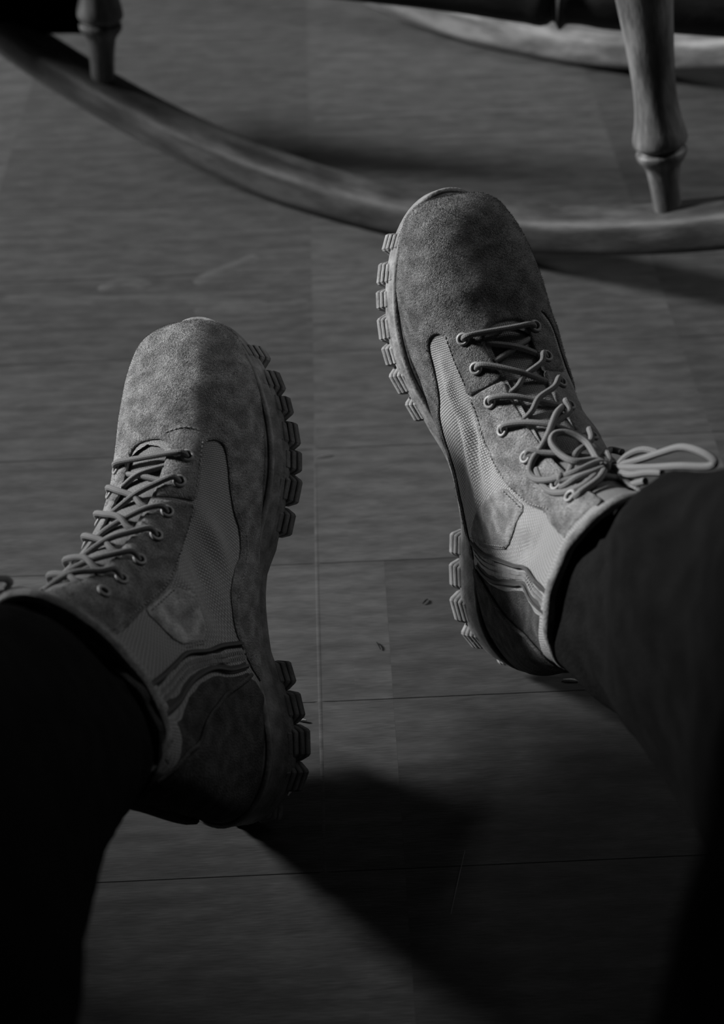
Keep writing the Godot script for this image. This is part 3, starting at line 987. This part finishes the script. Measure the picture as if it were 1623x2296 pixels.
func build_room(win: Vector3) -> void:
	var x0 := win.x + .34; var x1 := 2.06; var z0 := -3.6; var z1 := 1.7; var h := 2.75
	var floor_ := slab("floor", Vector3(x0, -.12, z0), Vector3(x1, -.0032, z1), M.joint)
	# planks: rows along x, each piece its own part
	var zz := .1357; var zs := -.4912
	var meshes := {}
	for k in range(-16, 20):
		var za := zs - zz * k; var zb := za - zz
		if zb < z0 or za > z1: continue
		var x := (-.0245 if k >= 2 else .0262) - .3302 * 8
		var col := 0
		while x < x1:
			var xa := maxf(x, x0); var xb := minf(x + .3302, x1)
			if xb - xa > .01:
				var visible_ := xa < 1.25 and xb > -.95 and za < .35 and zb > -2.35
				if visible_:
					var key := snappedf(xb - xa, .001)
					if not meshes.has(key): meshes[key] = plank_mesh(xb - xa, zz)
					var tone := (col + (1 if k < 2 else 0)) % 2
					var o := put("plank", meshes[key], M["floor%d" % ([0, 2, 1, 3, 4][(tone + 2 * ((k * 7 + col * 3 + 40) % 2)) % 5])], floor_)
					o.position = Vector3((xa + xb) / 2, 0, (za + zb) / 2)
			x += .3302; col += 1
	# floor beyond the picture
	var mb := Mb.new()
	for r in [[x0, -.97, z0, z1], [1.30, x1, z0, z1], [-.97, 1.30, z0, -2.44], [-.97, 1.30, .45, z1]]:
		mb.flat_quad(Vector3(r[0], -.001, r[2]), Vector3(r[1], -.001, r[2]), Vector3(r[1], -.001, r[3]), Vector3(r[0], -.001, r[3]))
	put("floor_border", mb.mesh(), M.floor2, floor_)
	# raised creases of the sheet
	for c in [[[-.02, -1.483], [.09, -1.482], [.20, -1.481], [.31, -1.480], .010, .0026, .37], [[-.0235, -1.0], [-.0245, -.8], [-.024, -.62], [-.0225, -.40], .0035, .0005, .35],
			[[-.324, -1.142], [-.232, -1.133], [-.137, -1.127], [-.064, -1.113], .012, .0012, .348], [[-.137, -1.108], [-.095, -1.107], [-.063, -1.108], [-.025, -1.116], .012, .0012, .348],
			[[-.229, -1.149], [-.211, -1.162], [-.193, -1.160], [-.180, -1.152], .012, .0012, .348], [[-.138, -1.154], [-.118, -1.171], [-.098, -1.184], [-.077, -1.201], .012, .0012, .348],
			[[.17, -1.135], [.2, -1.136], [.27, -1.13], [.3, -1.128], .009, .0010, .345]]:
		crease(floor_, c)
	# walls with the window opening in the left one
	var wl := root_at("wall_left", Vector3.ZERO); structure(wl)
	var wz0 := win.z - .50; var wz1 := win.z + .50; var wy0 := win.y - .55; var wy1 := win.y + .50
	mb = Mb.new()
	for r in [[z0 - .15, wz0, 0.0, h], [wz1, z1 + .15, 0.0, h], [wz0, wz1, 0.0, wy0], [wz0, wz1, wy1, h]]:
		var c := Vector3(x0 - .21, (r[2] + r[3]) / 2, (r[0] + r[1]) / 2)
		box(mb, c, Vector3(.21, 0, 0), Vector3(0, (r[3] - r[2]) / 2, 0), Vector3(0, 0, (r[1] - r[0]) / 2))
	put("plaster", mb.mesh(), M.wall, wl)
	var w1 := root_at("window_1", Vector3.ZERO); structure(w1)
	mb = Mb.new()
	var fx := x0 - .36
	for r in [[wz0, wz0 + .04, wy0, wy1], [wz1 - .04, wz1, wy0, wy1], [wz0 + .04, wz1 - .04, wy0, wy0 + .04], [wz0 + .04, wz1 - .04, wy1 - .04, wy1]]:
		box(mb, Vector3(fx, (r[2] + r[3]) / 2, (r[0] + r[1]) / 2), Vector3(.025, 0, 0), Vector3(0, (r[3] - r[2]) / 2, 0), Vector3(0, 0, (r[1] - r[0]) / 2))
	put("window_frame", mb.mesh(), M.frame, w1)
	slab("pane", Vector3(fx - .003, wy0 + .04, wz0 + .04), Vector3(fx + .003, wy1 - .04, wz1 - .04), M.glass, w1)
	slab("window_sill", Vector3(x0 - .31, wy0, wz0), Vector3(x0 + .04, wy0 + .02, wz1), M.frame, w1)
	slab("wall_left_blocker", Vector3(-1.28, 0, -.965), Vector3(-1.16, h, z1), M.wall)  # added unseen stub that keeps window light off the near floor
	slab("wall_right_blocker", Vector3(.98, 0, -1.06), Vector3(1.10, h, z1), M.wall)  # added out of view to block right-hand light from the foreground
	slab("wall_back", Vector3(x0, 0, z0 - .15), Vector3(x1, h, z0), M.wall)
	var wr := root_at("wall_right", Vector3.ZERO); structure(wr)
	mb = Mb.new()
	for r in [[z0 - .15, -2.05, 0.0, h], [-1.15, z1 + .15, 0.0, h], [-2.05, -1.15, 0.0, 1.68], [-2.05, -1.15, 2.44, h]]:
		box(mb, Vector3(x1 + .075, (r[2] + r[3]) / 2, (r[0] + r[1]) / 2), Vector3(.075, 0, 0), Vector3(0, (r[3] - r[2]) / 2, 0), Vector3(0, 0, (r[1] - r[0]) / 2))
	put("plaster", mb.mesh(), M.wall, wr)
	var w2 := root_at("window_2", Vector3.ZERO); structure(w2)
	mb = Mb.new()
	for r in [[-2.05, -2.01, 1.68, 2.44], [-1.19, -1.15, 1.68, 2.44], [-2.01, -1.19, 1.68, 1.72], [-2.01, -1.19, 2.40, 2.44]]:
		box(mb, Vector3(x1 + .07, (r[2] + r[3]) / 2, (r[0] + r[1]) / 2), Vector3(.025, 0, 0), Vector3(0, (r[3] - r[2]) / 2, 0), Vector3(0, 0, (r[1] - r[0]) / 2))
	put("window_frame", mb.mesh(), M.frame, w2)
	slab("pane", Vector3(x1 + .067, 1.72, -2.01), Vector3(x1 + .073, 2.40, -1.19), M.glass, w2)
	slab("wall_front", Vector3(x0, 0, z1), Vector3(x1, h, z1 + .15), M.wall)
	slab("ceiling", Vector3(x0 - .42, h, z0 - .15), Vector3(x1 + .15, h + .12, z1 + .15), M.ceiling)

func plank_mesh(w: float, d: float) -> ArrayMesh:
	var mb := Mb.new()
	var g := .00005; var b := .00030
	var x := w / 2 - .00002; var z := d / 2 - g; var e := .00001
	var top := [Vector3(-x + e, 0, -z + b), Vector3(x - e, 0, -z + b), Vector3(x - e, 0, z - b), Vector3(-x + e, 0, z - b)]
	var mid := [Vector3(-x, -.0004, -z), Vector3(x, -.0004, -z), Vector3(x, -.0004, z), Vector3(-x, -.0004, z)]
	mb.flat_quad(top[0], top[1], top[2], top[3])
	for k in 4:
		var j := (k + 1) % 4
		mb.flat_quad(mid[k], mid[j], top[j], top[k])
		mb.flat_quad(mid[k] + Vector3(0, -.003, 0), mid[j] + Vector3(0, -.003, 0), mid[j], mid[k])
	return mb.mesh()

func crease(floor_: Node, c: Array) -> void:
	var p := []
	for k in 4: p.append(Vector3(c[k][0], 0, c[k][1]))
	var line := smooth(p, 10)
	var mb := Mb.new(); var n := line.size()
	for k in n:
		var a := line[maxi(k - 1, 0)]; var b := line[mini(k + 1, n - 1)]
		var o := (b - a).normalized().cross(Vector3.UP)
		var f := sin(PI * clampf((k + .0) / (n - 1), 0.0, 1.0))
		f = sqrt(maxf(f, 0))
		for j in 9:
			var e := j / 4.0 - 1.0
			mb.add(line[k] + o * e * c[4] + Vector3.UP * (c[5] * f * pow(cos(e * PI / 2), 2) - .0003), Vector2(k, j))
	for k in n - 1:
		for j in 8:
			var q := k * 9 + j
			mb.quad(q, q + 9, q + 10, q + 1)
	var cm := (M.crease_highlight as StandardMaterial3D).duplicate(); cm.albedo_color = Color(c[6], c[6], c[6])
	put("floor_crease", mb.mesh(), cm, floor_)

func build_chair() -> void:
	var root := root_at("rocking_chair", Vector3.ZERO)
	tag(root, "worn painted wooden rocking chair with curved runners and bamboo-turned legs", "rocking chair")
	runner(root, Vector3.ZERO, M.wood_shaded); runner(root, W * .435, M.wood_pale)  # near runner's darker tone stands in for shadow on it
	var near_l := A0; var near_r := Vector3(.299, .088, -1.1045)
	chair_leg(root, near_l, Vector3(-.205, .44, -1.445))
	chair_leg(root, near_r, Vector3(.230, .44, -1.159))
	chair_leg(root, near_l + W * .42, Vector3(-.205, .44, -1.445) + W * .34)
	chair_leg(root, near_r + W * .42, Vector3(.230, .44, -1.159) + W * .34)
	stretcher(root, Vector3(-.10, .203, -1.396), Vector3(.62, .203, -1.194), .337)
	# seat
	var mb := Mb.new()
	var c := A0 + U * .31 + W * .19; c.y = .455
	box(mb, c, U * .27, Vector3(0, .018, 0), W * .24)
	put("seat", mb.mesh(), M.wood, root)
	# back posts and rail, out of the picture
	mb = Mb.new()
	for k in [-.2, 0.0, .2]:
		var q: Vector3 = c + U * -.25 + W * k
		tube(mb, PackedVector3Array([q, q + Vector3(0, .5, 0) - U * .12]), .014, 10)
	box(mb, c + U * -.38 + Vector3(0, .53, 0), U * .012, Vector3(0, .05, 0), W * .24)
	put("back_rest", mb.mesh(), M.wood, root)
	# black cloth hanging down at the left end of the seat
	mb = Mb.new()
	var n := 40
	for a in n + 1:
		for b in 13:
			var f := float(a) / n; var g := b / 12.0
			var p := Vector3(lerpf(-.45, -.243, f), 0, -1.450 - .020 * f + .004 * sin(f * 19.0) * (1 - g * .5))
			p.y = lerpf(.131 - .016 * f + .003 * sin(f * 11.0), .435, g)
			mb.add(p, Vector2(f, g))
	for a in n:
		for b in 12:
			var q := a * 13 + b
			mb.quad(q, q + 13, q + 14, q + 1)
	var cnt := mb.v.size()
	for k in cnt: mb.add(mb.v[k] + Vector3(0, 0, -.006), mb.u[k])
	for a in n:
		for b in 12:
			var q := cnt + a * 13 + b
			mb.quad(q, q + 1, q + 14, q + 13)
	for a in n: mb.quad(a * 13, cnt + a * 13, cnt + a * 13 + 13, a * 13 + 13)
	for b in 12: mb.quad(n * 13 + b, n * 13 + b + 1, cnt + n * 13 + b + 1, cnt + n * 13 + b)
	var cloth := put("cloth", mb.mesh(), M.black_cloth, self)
	tag(cloth, "black cloth hanging behind the left leg of the rocking chair", "cloth")

func build_boots() -> void:
	# left boot (left in the picture): inner side faces right
	folds = [[6.5, .5, 7.2, .78, .0055, .0045], [7.9, .47, 8.3, .62, .0045, .0042], [7.25, .50, 7.9, .72, .0042, -.0032], [7.9, .58, 8.1, .74, .004, -.0024], [2.9, -.25, 3.5, .45, .007, -.0012], [3.5, -.2, 4.0, .5, .007, .0014], [4.3, -.3, 4.5, .3, .006, .0010]]
	side = 1.0
	var PL := {
		"vamp_end": 8.2,
		"vamp_med": [[8.22, .87], [8.05, .80], [7.86, .765], [7.52, .76], [7.14, .775], [6.75, .82], [6.43, .81], [6.21, .73], [5.85, .67], [5.5, .63], [5.2, .59], [5.06, .54], [5.04, .475], [5.10, .42], [5.4, .42], [5.9, .445], [6.36, .465], [6.42, .17], [5.85, .17], [5.4, .155]],
		"vamp_lat": [[5.5, -.13], [6.35, -.13], [6.35, -.40], [5.8, -.385], [5.3, -.38], [5.0, -.40], [5.0, -.47], [5.3, -.55], [5.9, -.64], [6.5, -.76], [7.2, -.80], [8.0, -.84], [8.2, -.88]],
		"facing_med": [[6.52, .17], [6.9, .18], [7.4, .165], [8.0, .16], [8.57, .145], [9.17, .125], [10.3, .10], [10.7, .11], [10.78, .26], [10.74, .335], [9.28, .395], [8.2, .455], [7.37, .475], [6.81, .485], [6.46, .472]],
		"facing_lat": [[6.30, -.13], [6.28, -.40], [6.9, -.42], [7.6, -.41], [8.3, -.38], [9.3, -.33], [10.7, -.28], [10.72, -.11], [9.2, -.11], [8.0, -.12], [7.0, -.12]],
		"patch": [[8.20, .465], [9.09, .412], [9.13, .56], [8.53, .665], [8.31, .625], [8.12, .55]],
		"counter": [[8.36, .995], [8.34, .88], [8.53, .825], [9.06, .74], [9.6, .67], [10.22, .615], [11.0, .60], [11.6, .63], [12.1, .70], [12.5, .80], [12.6, .995], [12.0, .995], [11.5, .995], [11.0, .995], [10.5, .995], [10.0, .995], [9.5, .995], [9.0, .995]],
		"counter_rim": [[8.36, .86], [8.53, .825], [9.06, .74], [9.6, .67], [10.22, .615], [11.0, .60], [11.6, .63], [12.1, .70], [12.5, .80]],
		"zip_up": [[8.05, .81], [8.4, .725], [8.7, .675], [9.17, .59], [9.7, .535], [10.4, .49], [11.2, .47]], "zip_low": [[8.27, .845], [8.6, .76], [8.9, .70], [9.45, .62], [9.95, .57], [10.6, .535], [11.5, .525]],
		"stitch": [[[8.25, .475], [9.05, .425]], [[5.12, .40], [5.5, .41], [6.2, .44]], [[6.4, .45], [6.9, .47], [7.5, .46], [8.2, .44], [9.2, .385], [10.6, .33]], [[6.2, .76], [6.45, .84], [6.9, .84], [7.5, .785], [7.9, .79]], [[4.85, .12], [4.78, .25], [4.9, .4]], [[8.6, .655], [9.1, .575]]],
		"bow": [[[144.8, 166.9, -8.8], [142.1, 176.5, -13.7], [142.6, 185.6, -16.9], [144.1, 194.7, -19.8], [142.3, 204.3, -24.0], [141.3, 214.0, -27.8]], [[142.5, 177.2, -16.1], [142.2, 194.6, -20.1], [144.8, 202.3, -20.9], [147.4, 203.0, -18.0], [149.2, 206.7, -18.9], [148.5, 213.8, -21.2]]]}
	var em := [[5.46, .31], [6.06, .31], [6.77, .31], [7.37, .305], [8.04, .28], [8.68, .265], [9.39, .245]]
	var el := [[5.40, -.26], [6.0, -.26], [6.7, -.26], [7.3, -.26], [8.0, -.25], [8.6, -.24], [9.3, -.23]]
	var b := make_boot("left", em, el, PL, "left suede and canvas combat boot, its toe in front of bare floor")
	b.transform = Transform3D(Basis(Vector3(-.07737112, .60924086, -.78920167), Vector3(-.44321225, .68804031, .5745985), Vector3(.89307145, .39424118, .21678857)).orthonormalized(), Vector3(-.06243331, -.0009941, -.52852237))
	# right boot: the mirror image, its lace bow untucked
	folds = [[5.5, .58, 6.6, .66, .0040, .0040], [6.4, .62, 7.8, .72, .0042, .0048], [6.9, .54, 7.8, .60, .0035, .0040], [6.6, .57, 7.5, .65, .0032, -.0030], [6.2, .66, 7.4, .84, .004, -.0022], [8.7, .5, 9.6, .42, .004, .0022], [9.2, .54, 9.9, .45, .004, -.002], [3.9, -.3, 4.3, .4, .007, .0012]]
	side = -1.0
	var PR := {
		"vamp_end": 8.2,
		"vamp_med": [[8.25, .93], [7.8, .93], [7.3, .94], [6.9, .93], [6.5, .93], [6.21, .87], [5.83, .745], [5.42, .68], [5.1, .655], [4.95, .60], [4.88, .53], [4.93, .47], [5.1, .452], [5.46, .462], [6.0, .472], [6.28, .49], [6.2, .165], [5.72, .185], [5.3, .18]],
		"vamp_lat": [[5.5, -.115], [6.25, -.10], [6.3, -.33], [5.8, -.355], [5.3, -.385], [4.86, -.30], [4.84, -.36], [5.1, -.46], [5.9, -.50], [6.5, -.62], [7.2, -.76], [8.0, -.82], [8.2, -.88]],
		"facing_med": [[6.24, .167], [6.73, .195], [7.22, .185], [7.86, .16], [8.7, .13], [9.7, .10], [10.6, .09], [10.70, .14], [10.78, .29], [9.32, .33], [8.79, .40], [8.05, .46], [7.59, .505], [7.0, .53], [6.51, .508], [6.33, .494]],
		"facing_lat": [[6.2, -.10], [6.2, -.33], [6.9, -.36], [7.6, -.37], [8.3, -.36], [9.3, -.33], [10.7, -.28], [10.72, -.09], [9.2, -.09], [8.0, -.09], [7.0, -.08]],
		"patch": [[8.12, .475], [8.79, .42], [9.06, .60], [8.5, .74], [8.05, .85], [7.92, .77], [8.0, .60]],
		"counter": [[8.30, .995], [8.45, .90], [8.8, .83], [9.3, .755], [10.0, .67], [10.8, .61], [11.4, .60], [12.1, .66], [12.5, .78], [12.6, .995], [12.0, .995], [11.5, .995], [11.0, .995], [10.5, .995], [10.0, .995], [9.5, .995], [9.0, .995]],
		"counter_rim": [[8.45, .90], [8.8, .83], [9.3, .755], [10.0, .67], [10.8, .61], [11.4, .60], [12.1, .66], [12.5, .78]],
		"zip_up": [[8.12, .86], [8.46, .78], [8.8, .71], [9.1, .65], [9.6, .56], [10.07, .49], [10.8, .46], [11.7, .455]], "zip_low": [[8.45, .87], [8.76, .80], [9.1, .73], [9.45, .66], [9.9, .58], [10.3, .525], [11.0, .505], [12.1, .51]],
		"stitch": [[[8.2, .48], [8.75, .435]], [[8.1, .83], [8.5, .72], [9.0, .60]], [[6.3, .475], [6.7, .49], [7.2, .51], [7.6, .485], [8.1, .445]], [[8.2, .44], [8.8, .385], [9.3, .315], [9.5, .30]], [[5.0, .44], [5.5, .45], [6.1, .46]]],
		"bow": [
			[[182.1, 131.3, -8.2], [179.1, 139.7, 0.4], [169.9, 149.6, 10.8], [163.7, 152.1, 17.1], [157.3, 150.9, 23.2], [150.3, 152.0, 26.2], [146.8, 159.6, 25.4], [147.4, 173.2, 19.7], [150.1, 182.0, 11.1], [152.5, 181.3, -2.3], [150.7, 181.0, -8.5]],
			[[150.4, 183.6, -4.5], [154.0, 177.3, -4.9], [163.2, 163.8, -5.4], [169.4, 157.7, 2.4], [170.0, 156.8, 9.9], [165.7, 160.0, 13.6], [159.3, 168.5, 12.5], [155.1, 177.5, 8.3], [153.6, 178.8, -3.6], [149.9, 183.4, -7.2]],
			[[142.3, 175.1, 19.0], [144.4, 181.5, 16.7], [147.4, 185.6, 11.5], [148.9, 187.9, 2.9], [149.4, 186.0, -3.8]],
			[[152.0, 152.5, 22.5], [143.9, 162.6, 23.8], [140.3, 172.2, 23.0], [140.6, 185.1, 18.9], [143.9, 192.1, 10.4], [147.9, 187.6, 0.5]],
			[[137.0, 189.9, 19.1], [139.4, 195.2, 17.6], [141.6, 196.9, 14.5], [145.7, 196.1, 4.1], [148.4, 188.1, -3.2]],
			[[151.2, 179.8, -5.8], [153.3, 166.3, -14.3], [153.2, 147.3, -26.9], [151.6, 155.2, -30.4]],
			[[157.6, 140.7, 24.1], [160.5, 146.9, 22.2], [162.2, 150.1, 18.2], [167.2, 148.2, 11.8], [170.4, 143.3, 6.4]],
			[[147.1, 168.7, -12.2], [144.9, 175.9, -12.9], [153.0, 184.4, -19.8], [155.9, 193.3, -25.6], [154.0, 202.4, -30.0]],
			[[147.7, 169.1, -13.4], [149.1, 184.1, -17.7], [151.6, 197.2, -23.0], [155.6, 215.0, -26.5], [158.4, 231.1, -30.3], [155.7, 244.7, -34.1], [150.6, 251.6, -37.0], [148.3, 248.4, -34.5], [149.2, 232.8, -26.4], [148.3, 213.4, -20.8], [148.0, 200.5, -17.0], [147.4, 175.7, -13.1]],
			[[146.7, 171.0, -12.4], [144.3, 194.4, -14.5], [145.6, 209.4, -18.4], [145.5, 220.2, -22.3]],
			[[144.6, 172.8, -10.7], [139.9, 180.4, -11.1], [137.1, 189.6, -10.9], [140.1, 203.8, -14.1], [141.5, 211.2, -16.1]],
			[[148.5, 167.1, -8.9], [152.6, 174.4, -9.6], [149.3, 180.2, -9.1], [144.3, 176.8, -7.1], [145.9, 167.5, -9.1]]]}
	for l in PR.bow:
		for q in l: q[2] = -q[2]
	em = [[5.16, .315], [5.83, .315], [6.58, .34], [7.22, .345], [7.97, .27], [8.98, .205], [9.69, .18]]
	el = [[5.19, -.18], [5.91, -.17], [6.54, -.20], [7.14, -.145], [7.9, -.17], [8.7, -.16], [9.5, -.15]]
	b = make_boot("right", em, el, PR, "right suede and canvas combat boot with visible lace bow, toe before rocking chair runner")
	b.transform = Transform3D(Basis(Vector3(-.13409273, .81943189, -.5572706), Vector3(.23772891, .57252789, .78466349), Vector3(-.96203124, .02726166, .27157447) * -1.0).orthonormalized(), Vector3(.1151219, .00520912, -.65038682))

func build_person() -> void:
	var L := [
		[Vector3(-0.1438, 0.1617, -0.4848), Vector3(-0.0255, 0.0222, -0.0230), Vector3(-0.0304, -0.0223, -0.0026)],
		[Vector3(-0.1566, 0.1449, -0.4921), Vector3(-0.0183, 0.0327, -0.0340), Vector3(-0.0445, -0.0264, -0.0100)],
		[Vector3(-0.1472, 0.2034, -0.4482), Vector3(-0.0174, 0.0401, -0.0424), Vector3(-0.0341, -0.0418, -0.0352)],
		[Vector3(-0.1555, 0.2497, -0.3782), Vector3(-0.0238, 0.0465, -0.0554), Vector3(-0.0433, -0.0597, -0.0372)],
		[Vector3(-0.1430, 0.3031, -0.3201), Vector3(-0.0297, 0.0497, -0.0589), Vector3(-0.0382, -0.0647, -0.0393)],
		[Vector3(-.138, .367, -.247), Vector3(-.0327, .0516, -.0606), Vector3(-.0415, -.0704, -.0376)],
		[Vector3(-.139, .420, -.186), Vector3(-.0300, .0700, -.0450), Vector3(-.0459, -.0706, -.0318)],
		[Vector3(-.135, .430, -.08), Vector3(-.01, .092, -.01), Vector3(-.088, -.01, -.01)],
		[Vector3(-.115, .43, .06), Vector3(0, .10, 0), Vector3(-.10, 0, 0)],
		[Vector3(-.095, .44, .24), Vector3(0, .115, 0.01), Vector3(-.115, 0, 0)]]
	var Rr := [
		[Vector3(0.1494, 0.1674, -0.5640), Vector3(0.0060, 0.0230, -0.0230), Vector3(0.0330, -0.0260, -0.0120)],
		[Vector3(0.1400, 0.1661, -0.5679), Vector3(0.0215, 0.0345, -0.0317), Vector3(0.0159, -0.0395, -0.0138)],
		[Vector3(0.1590, 0.1875, -0.5246), Vector3(0.0075, 0.0443, -0.0441), Vector3(0.0301, -0.0397, -0.0298)],
		[Vector3(0.1671, 0.2174, -0.4813), Vector3(0.0084, 0.0508, -0.0510), Vector3(0.0458, -0.0634, -0.0251)],
		[Vector3(0.1625, 0.2584, -0.4357), Vector3(0.0103, 0.0533, -0.0596), Vector3(0.0260, -0.0561, -0.0495)],
		[Vector3(.165, .314, -.374), Vector3(.0177, .0591, -.0603), Vector3(.0404, -.0614, -.0484)],
		[Vector3(.168, .388, -.293), Vector3(.0200, .0700, -.0500), Vector3(.0461, -.0632, -.0446)],
		[Vector3(.165, .425, -.20), Vector3(.01, .092, -.02), Vector3(.088, -.01, -.01)],
		[Vector3(.135, .43, -.02), Vector3(0, .10, 0), Vector3(.10, 0, 0)],
		[Vector3(.095, .44, .24), Vector3(0, .115, 0.01), Vector3(.115, 0, 0)]]
	var limbs := []
	for s in [[L, -1.0], [Rr, 1.0]]:
		var q: Array = s[0]
		limbs.append([q[0][0], q[2][0], .012, .014])
		limbs.append([q[2][0], q[3][0], .014, .015]); limbs.append([q[3][0], q[4][0], .015, .020]); limbs.append([q[4][0], q[6][0] + Vector3(0, .005, .02), .020, .030])
		limbs.append([q[6][0] + Vector3(0, .005, .02), q[8][0], .042, .055]); limbs.append([q[8][0], q[9][0], .055, .075])
	limbs.append([Vector3(-.07, .46, .27), Vector3(.07, .46, .27), .10, .10])
	limbs.append([Vector3(0, .48, .27), Vector3(0, .66, .29), .105, .10])
	var p := put("person", body_mesh(limbs, .014), M.skin, self)
	tag(p, "seated person seen from above, only two legs in dark trousers tucked into boots", "person")
	var mb := Mb.new()
	leg_tube(mb, L, 3)
	put("trouser_leg", mb.mesh(), M.trouser, p)
	hem_roll(p, L, .24, 5)
	hem_roll(p, Rr, .24, 6)
	mb = Mb.new()
	leg_tube(mb, Rr, 4)
	mb.flip()
	put("trouser_leg", mb.mesh(), M.trouser, p)
	mb = Mb.new()
	tube(mb, PackedVector3Array([Vector3(-.10, .45, .22), Vector3(-.05, .455, .25), Vector3(.05, .455, .25), Vector3(.10, .45, .22)]), .125, 32)
	tube(mb, PackedVector3Array([Vector3(0, .46, .26), Vector3(0, .56, .28), Vector3(0, .67, .29)]), PackedFloat32Array([.13, .125, .12]), 32)
	put("trouser_waist", mb.mesh(), M.trouser, p)

# small litter on the boards
func sliver(called: String, a: Vector3, b: Vector3, w: float, m: Material, label: String, category: String, lift := .0004) -> void:
	var c := (a + b) / 2
	var mb := Mb.new()
	var p := PackedVector3Array(); var r := PackedFloat32Array()
	for k in 9:
		var f := k / 8.0
		p.append(a.lerp(b, f) - c + Vector3(0, lift + .0006 * sin(f * PI), 0)); r.append(w * (.45 + .55 * sin(PI * clampf(f, .12, .8))))
	tube(mb, p, r, 7)
	var o := put(called, mb.mesh(), m, self)
	o.position = c + Vector3(0, w * .7, 0)
	tag(o, label, category)

func build_scraps() -> void:
	sliver("wood_splinter", Vector3(-.0405, 0, -.6115), Vector3(-.0335, 0, -.6098), .0009, M.paper, "pale splinter lying beside the inner heel lugs of the left boot", "splinter")
	sliver("wood_splinter", Vector3(-.0460, 0, -.5490), Vector3(-.0415, 0, -.5560), .0008, M.paper, "pale chip at the rear corner of the left boot heel", "chip")
	sliver("staple", Vector3(.1442, 0, -.6360), Vector3(.1548, 0, -.6345), .0009, M.paper, "small shiny sliver on the floor just behind the right boot heel", "sliver")
	sliver("crumb", Vector3(.0525, 0, -.7150), Vector3(.0562, 0, -.7192), .0006, M.dark, "dark crumb on the floor between the boots nearest the right boot arch", "crumb")
	sliver("crumb", Vector3(.0170, 0, -.6790), Vector3(.0195, 0, -.6720), .0005, M.dark, "thin dark crumb on the floor midway between the two boot heels", "crumb")
	sliver("lint_fibre", Vector3(-.0240, 0, -.8860), Vector3(-.0105, 0, -.8895), .0004, M.thread, "short pale lint fibre beside the floor crease right of the left boot toe", "lint")
	sliver("hair", Vector3(.0640, 0, -.5020), Vector3(.0515, 0, -.4580), .00022, M.thread, "long fine hair lying on the shaded floor between the trouser legs", "hair")
